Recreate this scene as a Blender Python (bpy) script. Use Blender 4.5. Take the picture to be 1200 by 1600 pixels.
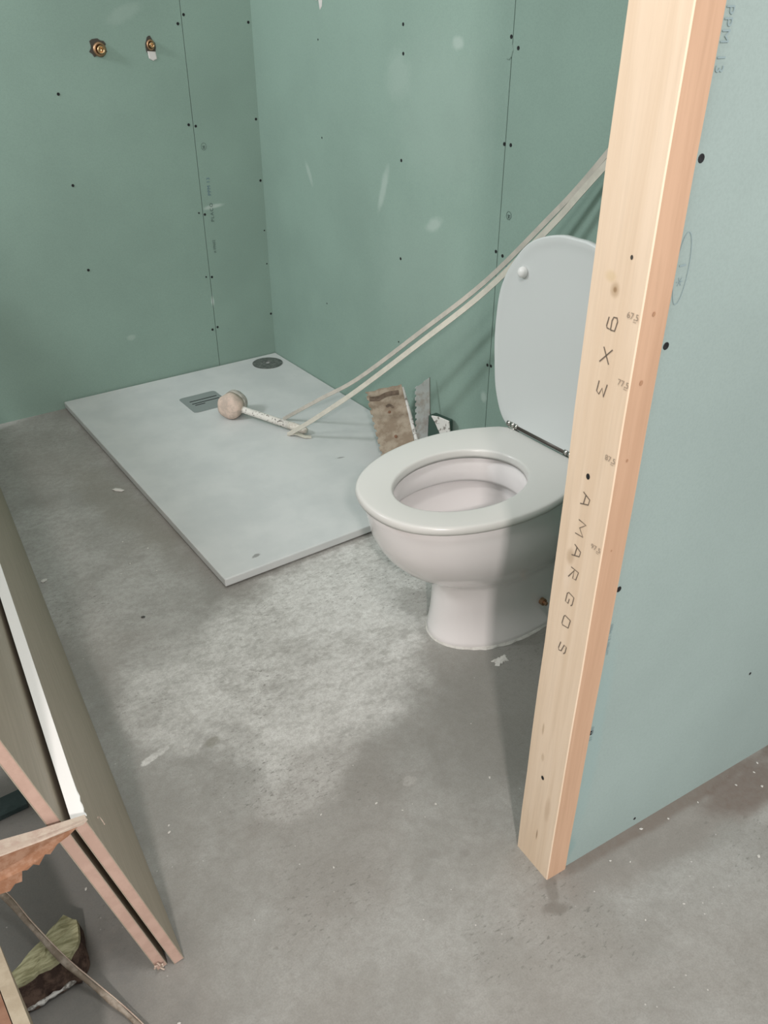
import bpy, bmesh, math, random
from mathutils import Vector, Matrix, noise

sc = bpy.context.scene
for o in list(bpy.data.objects):
    bpy.data.objects.remove(o)
COL = sc.collection
V = Vector

# ------------------------------------------------------------------ camera
cam_d = bpy.data.cameras.new('camera'); cam = bpy.data.objects.new('camera', cam_d); COL.objects.link(cam)
cam_d.sensor_fit = 'VERTICAL'; cam_d.sensor_height = 36; cam_d.sensor_width = 27
cam_d.lens = 36 * 1284.46 / 1600; cam_d.clip_start = 0.02
fw = V((0.48969402, 0.69691928, -0.52393061)); up = V((0.3008724, 0.42892798, 0.85176087)); rt = fw.cross(up).normalized()
up = rt.cross(fw)
cam.matrix_world = Matrix(((rt.x, up.x, -fw.x, 0), (rt.y, up.y, -fw.y, 0), (rt.z, up.z, -fw.z, 1.30), (0, 0, 0, 1)))
sc.camera = cam

# ------------------------------------------------------------------ light and exposure
sc.view_settings.view_transform = 'Standard'; sc.view_settings.look = 'None'
sc.view_settings.gamma = 1; sc.view_settings.exposure = 0.0; sc.view_settings.use_curve_mapping = False
w = bpy.data.worlds.new('world'); sc.world = w; w.use_nodes = True
w.node_tree.nodes['Background'].inputs[0].default_value = (1.0, 0.985, 0.965, 1)
w.node_tree.nodes['Background'].inputs[1].default_value = 0.80

def area(name, loc, target, sx, sy, power, color):
    d = bpy.data.lights.new(name, 'AREA'); d.shape = 'RECTANGLE'; d.size = sx; d.size_y = sy
    d.energy = power; d.color = color
    o = bpy.data.objects.new(name, d); COL.objects.link(o); o.location = loc
    o.rotation_euler = (V(target) - V(loc)).to_track_quat('-Z', 'Y').to_euler()
    return o
area('window_light', (-1.25, 2.52, 2.15), (1.2, 2.0, 0.2), 0.30, 0.42, 35, (0.95, 0.98, 1.0))
area('room_lamp', (-0.72, -1.40, 2.30), (0.9, 0.9, 0.4), 0.13, 0.13, 54, (1.0, 0.90, 0.87))
area('ceiling_lamp', (0.06, 0.42, 2.42), (0.45, 0.8, 0.0), 0.30, 0.30, 13, (1.0, 0.97, 0.94))
area('far_window', (2.2, -2.6, 1.9), (1.4, 0.5, 0.6), 1.2, 1.2, 6, (0.90, 0.96, 1.0))

# ------------------------------------------------------------------ helpers
def obj(name, bm, m, parent=None, smooth=False, loc=(0, 0, 0)):
    """bm holds world coordinates; the mesh is stored about loc (or its parent's place)."""
    me = bpy.data.meshes.new(name)
    off = V(loc)
    if parent is not None:
        off = parent['_o'] if '_o' in parent else off
        off = V(off)
    bmesh.ops.translate(bm, verts=bm.verts, vec=-off)
    bm.normal_update(); bm.to_mesh(me); bm.free()
    if m: me.materials.append(m)
    if smooth:
        for p in me.polygons: p.use_smooth = True
    o = bpy.data.objects.new(name, me); COL.objects.link(o)
    if parent is not None:
        o.parent = parent
    else:
        o.location = off
    o['_o'] = tuple(off)
    return o

def thing(name, label, cat, loc, group=None):
    o = bpy.data.objects.new(name, None); COL.objects.link(o); o.location = loc
    o.empty_display_size = 0.05
    o['_o'] = tuple(loc)
    return tag(o, label, cat, group)

def tag(o, label, cat, group=None, kind=None):
    o['label'] = label; o['category'] = cat
    if group: o['group'] = group
    if kind: o['kind'] = kind
    return o

def struct(name, bm, m):
    o = obj(name, bm, m); o['kind'] = 'structure'; return o

def hexa(bm, p):
    """p: 8 points, bottom ring then top ring"""
    vs = [bm.verts.new(V(q)) for q in p]
    for f in ((3, 2, 1, 0), (4, 5, 6, 7), (0, 1, 5, 4), (1, 2, 6, 5), (2, 3, 7, 6), (3, 0, 4, 7)):
        bm.faces.new([vs[i] for i in f])
    return vs

def box(bm, lo, hi):
    x0, y0, z0 = lo; x1, y1, z1 = hi
    return hexa(bm, [(x0, y0, z0), (x1, y0, z0), (x1, y1, z0), (x0, y1, z0), (x0, y0, z1), (x1, y0, z1), (x1, y1, z1), (x0, y1, z1)])

def slab(bm, o, a, b, c):
    """box from corner o with edge vectors a, b, c"""
    o, a, b, c = V(o), V(a), V(b), V(c)
    hexa(bm, [o, o + a, o + a + b, o + b, o + c, o + a + c, o + a + b + c, o + b + c])
    bmesh.ops.recalc_face_normals(bm, faces=bm.faces)

def bevel(bm, w_, seg=2):
    bmesh.ops.bevel(bm, geom=bm.edges[:], offset=w_, segments=seg, affect='EDGES', profile=0.5)

def loft(bm, rings, cap0=True, cap1=True, closed=True):
    R = [[bm.verts.new(V(p)) for p in r] for r in rings]
    n = len(R[0])
    for a, b in zip(R[:-1], R[1:]):
        for i in range(n if closed else n - 1):
            j = (i + 1) % n
            bm.faces.new((a[i], a[j], b[j], b[i]))
    if cap0: bm.faces.new(R[0][::-1])
    if cap1: bm.faces.new(R[-1])
    bmesh.ops.recalc_face_normals(bm, faces=bm.faces)
    return R

def catmull(pts, k=6, closed=False):
    pts = [V(p) for p in pts]; n = len(pts); out = []
    rng = n if closed else n - 1
    for i in range(rng):
        p1, p2 = pts[i], pts[(i + 1) % n]
        p0 = pts[(i - 1) % n] if (closed or i > 0) else p1 * 2 - p2
        p3 = pts[(i + 2) % n] if (closed or i + 2 < n) else p2 * 2 - p1
        for s in range(k):
            t = s / k
            out.append(0.5 * ((2 * p1) + (p2 - p0) * t + (2 * p0 - 5 * p1 + 4 * p2 - p3) * t * t + (3 * p1 - p0 - 3 * p2 + p3) * t ** 3))
    if not closed: out.append(pts[-1])
    return out

def tube(bm, pts, r, n=8, wn=None, caps=True):
    """round tube, or a flat strip when wn=(width, thickness, normal)"""
    pts = [V(p) for p in pts]; rings = []
    side0 = None
    for i, p in enumerate(pts):
        t = (pts[min(i + 1, len(pts) - 1)] - pts[max(i - 1, 0)]).normalized()
        if wn:
            nn = (V(wn[2]) - t * t.dot(V(wn[2]))).normalized(); s = t.cross(nn)
            hw, ht = wn[0] / 2, wn[1] / 2
            rings.append([p + s * hw + nn * ht, p - s * hw + nn * ht, p - s * hw - nn * ht, p + s * hw - nn * ht])
        else:
            if side0 is None:
                side0 = t.orthogonal().normalized()
            side0 = (side0 - t * side0.dot(t)).normalized(); s2 = t.cross(side0)
            rr = r[i] if isinstance(r, (list, tuple)) else r
            rings.append([p + (side0 * math.cos(a) + s2 * math.sin(a)) * rr for a in [2 * math.pi * k / n for k in range(n)]])
    loft(bm, rings, caps, caps)

def cyl(bm, p0, p1, r, n=20):
    tube(bm, [p0, p1], r, n)

def ribbon_on(bm, pts, width, nrm, lift=0.0):
    """a flat pen stroke lying on a surface"""
    pts = [V(p) + V(nrm) * lift for p in pts]; L = []
    for i, p in enumerate(pts):
        t = (pts[min(i + 1, len(pts) - 1)] - pts[max(i - 1, 0)]).normalized(); s = t.cross(V(nrm)).normalized() * width / 2
        L.append((bm.verts.new(p + s), bm.verts.new(p - s)))
    for a, b in zip(L[:-1], L[1:]):
        bm.faces.new((a[0], b[0], b[1], a[1]))

# ------------------------------------------------------------------ materials
def mat(name, col, rough=0.6, metal=0.0, spec=0.5):
    m = bpy.data.materials.new(name); m.use_nodes = True
    b = m.node_tree.nodes['Principled BSDF']
    b.inputs['Base Color'].default_value = (*col, 1); b.inputs['Roughness'].default_value = rough
    b.inputs['Metallic'].default_value = metal; b.inputs['Specular IOR Level'].default_value = spec
    return m

class NG:
    """tiny node-graph builder"""
    def __init__(s, m):
        s.m = m; s.t = m.node_tree; s.b = s.t.nodes['Principled BSDF']
        s.geo = s.t.nodes.new('ShaderNodeTexCoord').outputs['Object']
        s.pos = s.t.nodes.new('ShaderNodeNewGeometry').outputs['Position']
    def lk(s, a, b): s.t.links.new(a, b)
    def val(s, n, i, v):
        if hasattr(v, 'links') or isinstance(v, bpy.types.NodeSocket): s.lk(v, n.inputs[i])
        else: n.inputs[i].default_value = v
    def mapping(s, vec, scale=(1, 1, 1), rot=(0, 0, 0), loc=(0, 0, 0)):
        n = s.t.nodes.new('ShaderNodeMapping'); s.lk(vec, n.inputs[0])
        n.inputs['Scale'].default_value = scale; n.inputs['Rotation'].default_value = rot; n.inputs['Location'].default_value = loc
        return n.outputs[0]
    def noise(s, vec, scale, detail=6, rough=0.6, dist=0.0):
        n = s.t.nodes.new('ShaderNodeTexNoise'); s.lk(vec, n.inputs['Vector'])
        n.inputs['Scale'].default_value = scale; n.inputs['Detail'].default_value = detail
        n.inputs['Roughness'].default_value = rough; n.inputs['Distortion'].default_value = dist
        return n.outputs['Fac']
    def voro(s, vec, scale, feat='F1'):
        n = s.t.nodes.new('ShaderNodeTexVoronoi'); s.lk(vec, n.inputs['Vector']); n.inputs['Scale'].default_value = scale
        n.feature = feat; return n.outputs['Distance']
    def ramp(s, f, a, b, c0=0.0, c1=1.0, smooth=True):
        n = s.t.nodes.new('ShaderNodeMapRange'); n.interpolation_type = 'SMOOTHSTEP' if smooth else 'LINEAR'
        s.lk(f, n.inputs['Value'])
        if a > b: a, b, c0, c1 = b, a, c1, c0
        for k, v in zip(('From Min', 'From Max', 'To Min', 'To Max'), (a, b, c0, c1)): n.inputs[k].default_value = v
        return n.outputs[0]
    def math(s, op, a, b=0.0, clamp=False):
        n = s.t.nodes.new('ShaderNodeMath'); n.operation = op; n.use_clamp = clamp
        s.val(n, 0, a); s.val(n, 1, b); return n.outputs[0]
    def mix(s, f, a, b, mode='MIX'):
        n = s.t.nodes.new('ShaderNodeMix'); n.data_type = 'RGBA'; n.blend_type = mode
        s.val(n, 0, f)
        for i, v in ((6, a), (7, b)):
            if isinstance(v, tuple): n.inputs[i].default_value = (*v[:3], 1)
            else: s.lk(v, n.inputs[i])
        return n.outputs[2]
    def blot(s, c, r, soft=0.4, rot=0.0, axes=(0, 1), wob=0.0, wscale=8, vec=None):
        """1 inside a wobbly ellipse about c, 0 outside"""
        vec = s.pos if vec is None else vec
        sp = s.t.nodes.new('ShaderNodeSeparateXYZ'); s.lk(vec, sp.inputs[0])
        u = s.math('SUBTRACT', sp.outputs[axes[0]], c[0]); v = s.math('SUBTRACT', sp.outputs[axes[1]], c[1])
        ca, sa = math.cos(rot), math.sin(rot)
        uu = s.math('ADD', s.math('MULTIPLY', u, ca), s.math('MULTIPLY', v, sa))
        vv = s.math('SUBTRACT', s.math('MULTIPLY', v, ca), s.math('MULTIPLY', u, sa))
        uu = s.math('DIVIDE', uu, r[0]); vv = s.math('DIVIDE', vv, r[1])
        d = s.math('SQRT', s.math('ADD', s.math('MULTIPLY', uu, uu), s.math('MULTIPLY', vv, vv)))
        if wob:
            n = s.noise(vec, wscale, 5, 0.6)
            d = s.math('ADD', d, s.math('MULTIPLY', s.math('SUBTRACT', n, 0.5), wob))
        return s.ramp(d, 1 - soft, 1 + soft, 1, 0)
    def color(s, c): s.lk(c, s.b.inputs['Base Color'])
    def rough(s, c): s.lk(c, s.b.inputs['Roughness'])
    def bump(s, h, strength=0.3, dist=0.002):
        n = s.t.nodes.new('ShaderNodeBump'); n.inputs['Strength'].default_value = strength; n.inputs['Distance'].default_value = dist
        s.lk(h, n.inputs['Height']); s.lk(n.outputs[0], s.b.inputs['Normal'])

def board_mat(name, base, scuffs=(), axes=(0, 2)):
    m = mat(name, base, 0.75, spec=0.25); g = NG(m)
    n1 = g.noise(g.pos, 2.2, 4, 0.55); n2 = g.noise(g.pos, 260, 3, 0.7)
    c = g.mix(g.ramp(n1, 0.3, 0.7), tuple(v * 0.94 for v in base), tuple(min(1, v * 1.06) for v in base))
    c = g.mix(g.ramp(n2, 0.35, 0.7, 0, 0.16), c, tuple(v * 0.6 for v in base))
    for (cc, r, rot, k, colr) in scuffs:
        f = g.math('MULTIPLY', g.blot(cc, r, 0.5, rot, axes, 0.9, 40), k)
        c = g.mix(f, c, colr)
    g.color(c); g.bump(n2, 0.12, 0.001)
    return m
GREEN = (0.246, 0.347, 0.298)
LS = (0.50, 0.58, 0.54)
M_wa = board_mat('green_plasterboard_back', GREEN, [
    ((1.345, 0.655), (0.035, 0.007), 0.1, 0.6, LS), ((1.298, 0.300), (0.006, 0.018), 0, 0.8, LS),
    ((1.10, 1.28), (0.06, 0.02), 0.4, 0.15, LS), ((0.95, 0.22), (0.015, 0.01), 0, 0.3, LS)])
M_wb = board_mat('green_plasterboard_side', GREEN, [
    ((2.225, 0.815), (0.014, 0.065), 0.35, 0.34, LS), ((1.967, 0.752), (0.035, 0.016), -0.5, 0.36, LS),
    ((2.68, 0.80), (0.010, 0.04), -0.5, 0.30, LS), ((1.89, 1.22), (0.022, 0.014), 0, 0.35, LS),
    ((2.15, 1.13), (0.05, 0.06), 0, 0.13, LS), ((1.95, 1.05), (0.20, 0.18), 0.3, 0.08, LS),
    ((1.70, 0.30), (0.012, 0.016), 0, 0.4, LS), ((2.0, 0.55), (0.25, 0.2), 0.3, 0.06, LS)], axes=(1, 2))
M_wc = board_mat('plasterboard_cool_lit', (0.335, 0.425, 0.405), [  # same green board, cooler light painted in as a paler, bluer base
    ((0.80, 0.30), (0.018, 0.20), 0.0, 0.35, (0.28, 0.42, 0.42)),
    ((0.79, 0.05), (0.012, 0.03), 0.0, 0.4, (0.2, 0.33, 0.33))])
M_gyps = mat('gypsum_core', (0.62, 0.60, 0.58), 0.9)
M_dark = mat('dark_void', (0.012, 0.013, 0.013), 0.9)
M_seam = mat('dark_seam_backing', (0.07, 0.10, 0.085), 0.9)  # dark backing that shows through the board gaps
M_screw = mat('black_phosphate_screw', (0.012, 0.012, 0.014), 0.5, 0.3)

def floor_mat():
    m = mat('raw_concrete', (0.3, 0.3, 0.28), 0.8, spec=0.3); g = NG(m)
    big = g.noise(g.pos, 1.7, 6, 0.6, 0.4); mid = g.noise(g.pos, 7, 8, 0.68, 0.3); fine = g.noise(g.pos, 70, 6, 0.75); vf = g.noise(g.pos, 320, 3, 0.7)
    A = (0.290, 0.290, 0.268); B = (0.355, 0.358, 0.335)
    c = g.mix(g.ramp(mid, 0.38, 0.62), A, B)
    c = g.mix(g.ramp(big, 0.42, 0.60, 0, 0.5), c, (0.27, 0.255, 0.228))
    # pale dusty laitance in front of the toilet, and brightness painted on the left floor
    dust_and_light = (0.66, 0.665, 0.635)
    grain = g.noise(g.mapping(g.pos, (1, 1.7, 1), (0, 0, 0.5)), 22, 9, 0.78, 0.2)
    brk = g.math('MULTIPLY', g.ramp(mid, 0.36, 0.60, 0.68, 1), g.ramp(grain, 0.40, 0.55, 0.50, 1))
    for (cc, r, rot, k) in [((0.74, 1.33), (0.36, 0.27), 0.5, 1.0), ((1.0, 1.48), (0.28, 0.20), 0, 0.95), ((0.38, 1.33), (0.10, 0.17), 0.3, 0.7),
                            ((0.60, 1.10), (0.24, 0.10), 0.7, 0.8), ((0.47, 1.46), (0.18, 0.10), 0, 0.4), ((0.40, 1.95), (0.20, 0.42), 0.1, 0.28), ((0.48, 2.70), (0.25, 0.3), 0, 0.2), ((0.288, 1.222), (0.035, 0.008), 0.22, 1.0)]:  # the broad patch near the boards paints in missing light
        f = g.blot(cc, r, 0.22, rot, (0, 1), 1.0 if r[1] > .05 else 1.6, 6 if r[1] > .05 else 70); f = g.math('MULTIPLY', g.math('MULTIPLY', f, brk), k)
        c = g.mix(f, c, dust_and_light)
    # darker smooth screed to the right of it, stains and brown patches, shade painted under the leaning boards
    for (cc, r, rot, k, colr) in [((0.97, 0.90), (0.26, 0.17), 0.6, 0.55, (0.225, 0.222, 0.20)), ((0.50, 0.88), (0.22, 0.14), 0.9, 0.35, (0.27, 0.25, 0.225)),
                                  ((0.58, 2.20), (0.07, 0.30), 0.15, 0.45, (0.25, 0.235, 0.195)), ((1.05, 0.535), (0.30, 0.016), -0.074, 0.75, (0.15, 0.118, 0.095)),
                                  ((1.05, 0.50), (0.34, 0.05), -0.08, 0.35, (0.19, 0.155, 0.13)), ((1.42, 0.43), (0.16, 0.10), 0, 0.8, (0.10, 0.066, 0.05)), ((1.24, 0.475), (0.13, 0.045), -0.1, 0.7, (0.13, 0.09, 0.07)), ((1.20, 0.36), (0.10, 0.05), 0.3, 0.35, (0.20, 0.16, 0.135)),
                                  ((0.738, 0.545), (0.030, 0.010), 0.9, 0.6, (0.15, 0.135, 0.115)), ((0.718, 0.515), (0.022, 0.011), -0.5, 0.65, (0.15, 0.135, 0.115)),
                                  ((0.614, 0.714), (0.010, 0.008), 0, 0.4, (0.2, 0.19, 0.175)), ((0.659, 0.686), (0.010, 0.008), 0, 0.4, (0.2, 0.19, 0.175)),
                                  ((0.675, 0.873), (0.014, 0.010), 0, 0.45, (0.52, 0.51, 0.48)), ((0.40, 1.19), (0.016, 0.011), 0, 0.6, (0.21, 0.205, 0.165)),
                                  ((0.09, 0.80), (0.12, 0.16), 0, 0.35, (0.2, 0.19, 0.17)), ((-0.02, 1.05), (0.17, 0.34), 0, 0.75, (0.15, 0.152, 0.145)),  # the wide last patch is shade under the leaning boards, painted in
                                  ((1.03, 1.32), (0.05, 0.06), 0, 0.45, (0.17, 0.165, 0.145)), ((0.30, 2.75), (0.4, 0.3), 0, 0.2, (0.26, 0.25, 0.22))]:
        ws = 9 if max(r) > 0.08 else 55
        f = g.math('MULTIPLY', g.blot(cc, r, 0.38, rot, (0, 1), 1.5, ws), k)
        c = g.mix(f, c, colr)
    # scoring: fine dark pits and pale crumbs
    st = g.mapping(g.pos, (1, 2.6, 1), (0, 0, 0.9)); pit = g.noise(st, 60, 5, 0.7)
    reg = g.ramp(g.noise(g.pos, 3.1, 3, 0.5), 0.48, 0.62)
    c = g.mix(g.math('MULTIPLY', g.ramp(pit, 0.56, 0.66), g.math('MULTIPLY', reg, 0.7)), c, (0.12, 0.12, 0.105))
    c = g.mix(g.ramp(fine, 0.35, 0.7, 0, 0.4), c, (0.22, 0.21, 0.19))
    v = g.voro(g.pos, 55); nz = g.noise(g.pos, 9, 2)
    c = g.mix(g.math('MULTIPLY', g.ramp(v, 0.09, 0.05), g.ramp(nz, 0.52, 0.60, 0, 0.7)), c, (0.62, 0.60, 0.57))
    c = g.mix(g.ramp(vf, 0.35, 0.7, 0, 0.22), c, (0.14, 0.135, 0.12))
    pw = g.mapping(g.pos, (1, 1, 1)); 
    g.color(c)
    h = g.math('ADD', g.math('MULTIPLY', fine, 0.5), g.math('MULTIPLY', mid, 1.2))
    g.bump(h, 0.35, 0.004)
    g.rough(g.ramp(mid, 0.3, 0.7, 0.62, 0.85))
    return m
M_floor = floor_mat()

def wood_mat(name, a, b, axis='z', knots=()):
    m = mat(name, a, 0.62, spec=0.3); g = NG(m)
    sc_ = {'z': (26, 26, 1.3), 'x': (1.3, 26, 26), 'y': (26, 1.3, 26)}[axis]
    st = g.mapping(g.pos, sc_); n = g.noise(st, 1.4, 5, 0.6, 0.6); n2 = g.noise(g.mapping(g.pos, tuple(v * 4 for v in sc_)), 1.5, 4, 0.6)
    c = g.mix(g.ramp(n, 0.35, 0.68), a, b); c = g.mix(g.ramp(n2, 0.45, 0.75, 0, 0.25), c, tuple(v * 0.82 for v in b))
    for (cc, r, k, colr) in knots:
        f = g.math('MULTIPLY', g.blot(cc, r, 0.5, 0, (1, 2), 0.5, 60), k); c = g.mix(f, c, colr)
    g.color(c); g.bump(n2, 0.15, 0.001); return m
KB = (0.40, 0.27, 0.15)
M_post = wood_mat('pale_pine', (0.83, 0.68, 0.52), (0.75, 0.595, 0.435), 'z', [
    ((0.606, 1.027), (0.006, 0.008), 0.55, KB), ((0.606, 1.027), (0.0025, 0.003), 0.8, (0.30, 0.19, 0.10)), ((0.615, 1.04), (0.008, 0.006), 0.35, (0.62, 0.47, 0.22)),
    ((0.615, 0.655), (0.007, 0.012), 0.45, KB), ((0.616, 0.62), (0.006, 0.02), 0.25, (0.85, 0.72, 0.6)),
    ((0.620, 0.318), (0.002, 0.012), 0.5, KB), ((0.585, 0.16), (0.006, 0.025), 0.35, (0.5, 0.36, 0.24)), ((0.60, 0.08), (0.0015, 0.012), 0.7, (0.25, 0.15, 0.08)),
    ((0.612, 0.26), (0.003, 0.008), 0.35, KB)])
M_heart = wood_mat('pinkish_heartwood', (0.62, 0.41, 0.275), (0.54, 0.345, 0.225), 'z')
M_ink = mat('grey_brown_marker_ink', (0.16, 0.13, 0.10), 0.6)
M_pencil = mat('pencil_line', (0.36, 0.29, 0.22), 0.7)
M_print = mat('faded_grey_print', (0.075, 0.115, 0.105), 0.8)
M_printb = mat('faded_blue_print', (0.09, 0.16, 0.22), 0.8)
M_printc = mat('pale_blue_print', (0.265, 0.355, 0.37), 0.8)

def tray_mat():
    m = mat('white_resin_tray', (0.62, 0.66, 0.655), 0.45, spec=0.4); g = NG(m)
    n = g.noise(g.pos, 6, 5, 0.6); f = g.noise(g.pos, 90, 5, 0.7); vf = g.noise(g.pos, 400, 2)
    c = g.mix(g.ramp(n, 0.3, 0.7), (0.525, 0.550, 0.545), (0.595, 0.615, 0.605))
    c = g.mix(g.math('MULTIPLY', g.ramp(f, 0.62, 0.72), g.ramp(g.noise(g.pos, 5, 2), 0.5, 0.65, 0, 0.3)), c, (0.38, 0.40, 0.39))
    for (cc, r, rot) in [((0.773, 1.704), (0.012, 0.006), 0.3), ((1.266, 2.053), (0.014, 0.004), -0.3)]:
        c = g.mix(g.math('MULTIPLY', g.blot(cc, r, 0.3, rot, (0, 1), 1.6, 120), 0.75), c, (0.20, 0.20, 0.19))
    g.color(c); g.bump(vf, 0.25, 0.0008); return m
M_tray = tray_mat()
M_traye = mat('tray_edge', (0.60, 0.60, 0.57), 0.6)
M_ceram = mat('white_glazed_ceramic', (0.80, 0.775, 0.765), 0.12, spec=0.5)
M_ceram.node_tree.nodes['Principled BSDF'].inputs['Coat Weight'].default_value = 0.3
M_seat = mat('white_seat_lacquer', (0.62, 0.62, 0.59), 0.28, spec=0.5)
M_lid = mat('white_lid_lacquer', (0.61, 0.64, 0.63), 0.3, spec=0.5)
M_rub = mat('white_rubber', (0.78, 0.78, 0.76), 0.35)
M_chrome = mat('dull_chrome', (0.50, 0.49, 0.46), 0.25, 1.0)
M_hinge = mat('brown_hinge_rod', (0.085, 0.075, 0.065), 0.4, 0.4)
M_brass = mat('brass', (0.60, 0.42, 0.24), 0.3, 1.0)
M_copper = mat('copper_old', (0.40, 0.25, 0.15), 0.4, 0.9)
M_grate = mat('grey_drain_steel', (0.30, 0.335, 0.33), 0.45, 0.3)
def disc_mat():
    m = mat('worn_cutting_disc', (0.14, 0.15, 0.14), 0.6, 0.3); g = NG(m)
    n = g.noise(g.pos, 60, 5, 0.7); c = g.mix(g.ramp(n, 0.4, 0.65), (0.10, 0.115, 0.105), (0.20, 0.215, 0.20)); g.color(c); return m
M_disc = disc_mat()
def mottled(name, a, b, scale=40, lo=0.4, hi=0.62, rough=0.85, bmp=0.4):
    m = mat(name, a, rough, spec=0.25); g = NG(m); n = g.noise(g.geo, scale, 6, 0.65)
    g.color(g.mix(g.ramp(n, lo, hi), a, b)); g.bump(n, bmp, 0.003); return m
M_malh = mottled('dusty_rubber_head', (0.62, 0.50, 0.42), (0.48, 0.40, 0.34), 45)
M_malb = mottled('grey_plaster_rubber', (0.50, 0.48, 0.43), (0.30, 0.29, 0.26), 60)
M_hand = mottled('painted_handle_speckled', (0.66, 0.65, 0.60), (0.12, 0.11, 0.10), 110, 0.56, 0.62)
M_handend = mottled('bare_handle_end', (0.66, 0.64, 0.57), (0.52, 0.48, 0.42), 60)
M_strip = mottled('cream_plastic_strip', (0.60, 0.58, 0.50), (0.54, 0.52, 0.45), 30, bmp=0.05, rough=0.45)
M_strip2 = mottled('grey_cream_plastic_strip', (0.52, 0.49, 0.43), (0.45, 0.43, 0.38), 30, bmp=0.05, rough=0.45)
M_trow = mottled('mortar_caked_blade', (0.235, 0.185, 0.135), (0.34, 0.29, 0.225), 26, 0.4, 0.62)
M_trowd = mottled('dark_mortar_smear', (0.10, 0.075, 0.055), (0.16, 0.12, 0.09), 40)
M_steel = mottled('dusty_steel_blade', (0.46, 0.49, 0.48), (0.36, 0.34, 0.31), 18, 0.45, 0.6, 0.5, 0.1)
M_mort = mottled('white_mortar', (0.60, 0.60, 0.57), (0.22, 0.21, 0.19), 60, 0.52, 0.6)
M_dgreen = mat('dark_green_rubber', (0.035, 0.07, 0.055), 0.6)
def foil_mat():
    m = mat('grey_brown_foil', (0.24, 0.215, 0.17), 0.5, spec=0.35); g = NG(m)
    n = g.noise(g.mapping(g.pos, (60, 3, 60)), 1.5, 4, 0.6)
    g.color(g.mix(g.ramp(n, 0.3, 0.7), (0.345, 0.295, 0.225), (0.395, 0.34, 0.265))); return m
M_foil = foil_mat()
M_mdf = mottled('raw_mdf_edge', (0.54, 0.38, 0.31), (0.49, 0.34, 0.275), 30, bmp=0.1)
M_white = mat('white_primed_edge', (0.90, 0.90, 0.88), 0.6)
M_torn = mottled('torn_orange_brown_fibre', (0.30, 0.15, 0.085), (0.40, 0.24, 0.16), 50)
M_palew = mottled('pale_chipped_board', (0.52, 0.44, 0.36), (0.44, 0.34, 0.28), 60)
M_brown = mottled('reddish_brown_board', (0.20, 0.105, 0.065), (0.26, 0.15, 0.10), 20)
M_beige = mottled('beige_board_edge', (0.40, 0.35, 0.26), (0.34, 0.29, 0.21), 30)
def chunk_mat():
    m = mat('mossy_splinter_block', (0.3, 0.3, 0.17), 0.9); g = NG(m)
    n = g.noise(g.mapping(g.geo, (30, 160, 60), (0, 0, -0.5)), 1, 5, 0.65)
    g.color(g.mix(g.ramp(n, 0.35, 0.65), (0.24, 0.235, 0.125), (0.47, 0.46, 0.29))); g.bump(n, 0.6, 0.003); return m
M_chunk = chunk_mat()
M_soil = mottled('dark_brown_broken_face', (0.045, 0.028, 0.022), (0.12, 0.08, 0.06), 60)
M_cable = mottled('muddy_grey_cable', (0.20, 0.165, 0.125), (0.34, 0.30, 0.25), 35)
M_teal = mottled('dark_teal_offcut', (0.035, 0.055, 0.055), (0.05, 0.075, 0.075), 20)
M_crumb = mottled('white_plaster_crumb', (0.66, 0.65, 0.61), (0.56, 0.55, 0.51), 80)
M_crumbd = mat('dark_chip', (0.05, 0.05, 0.045), 0.8)
M_pvc = mat('white_pipe_plastic', (0.66, 0.70, 0.69), 0.35)
M_water = mat('toilet_water', (0.80, 0.86, 0.85), 0.05); M_water.node_tree.nodes['Principled BSDF'].inputs['Transmission Weight'].default_value = 0.6
M_water.node_tree.nodes['Principled BSDF'].inputs['IOR'].default_value = 1.33
M_plain = mat('grey_render', (0.30, 0.32, 0.31), 0.9)

# ------------------------------------------------------------------ setting
bm = bmesh.new(); box(bm, (-3.5, -4.0, -0.10), (3.6, 3.25, 0.0)); struct('floor', bm, M_floor)

WX, WY, WH = 1.56, 3.035, 2.5          # face of the right wall, face of the back wall, height
# back wall: two board columns with a seam at x = 1.298
bm = bmesh.new()
box(bm, (-1.6, WY + 0.001, 0.0), (1.297, WY + 0.014, WH)); box(bm, (1.2993, WY, 0.0), (WX + 0.03, WY + 0.014, WH))
wall_back = struct('wall_back', bm, M_wa)
bm = bmesh.new(); box(bm, (-1.6, WY + 0.012, 0.0), (WX + 0.10, WY + 0.10, WH)); obj('stud_backing', bm, M_seam, wall_back)
# right wall: seam at y = 1.683
bm = bmesh.new()
box(bm, (WX, 1.6842, 0.0), (WX + 0.013, WY, WH)); box(bm, (WX, 0.40, 0.0), (WX + 0.013, 1.6818, WH))
wall_right = struct('wall_right', bm, M_wb)
bm = bmesh.new(); box(bm, (WX + 0.012, 0.40, 0.0), (WX + 0.10, WY + 0.02, WH)); obj('stud_backing', bm, M_seam, wall_right)
# unseen wall stub, added to keep window light off the near-left floor
bm = bmesh.new(); box(bm, (-1.75, 1.86, 0.0), (-0.42, 1.96, WH)); struct('added_shade_wall', bm, M_plain)

# partition behind the post: near face in the plane through (0.785, 0.562), turned by -4.24 degrees
PA_ = -0.0740; pd = V((math.cos(PA_), math.sin(PA_), 0)); pn_ = V((math.sin(-PA_), math.cos(PA_), 0))
pO = V((0.785, 0.5625, 0))
bm = bmesh.new()
slab(bm, pO, pd * 2.6, pn_ * 0.013, V((0, 0, WH)))
wall_partition = struct('wall_near', bm, M_wc)
bm = bmesh.new(); slab(bm, pO + pn_ * 0.067, pd * 0.775, pn_ * 0.013, V((0, 0, WH))); obj('inner_board', bm, M_wb, wall_partition)
bm = bmesh.new(); slab(bm, pO + pn_ * 0.0135, pd * 2.6, pn_ * 0.053, V((0, 0, WH))); obj('stud_backing', bm, M_post, wall_partition)

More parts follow.
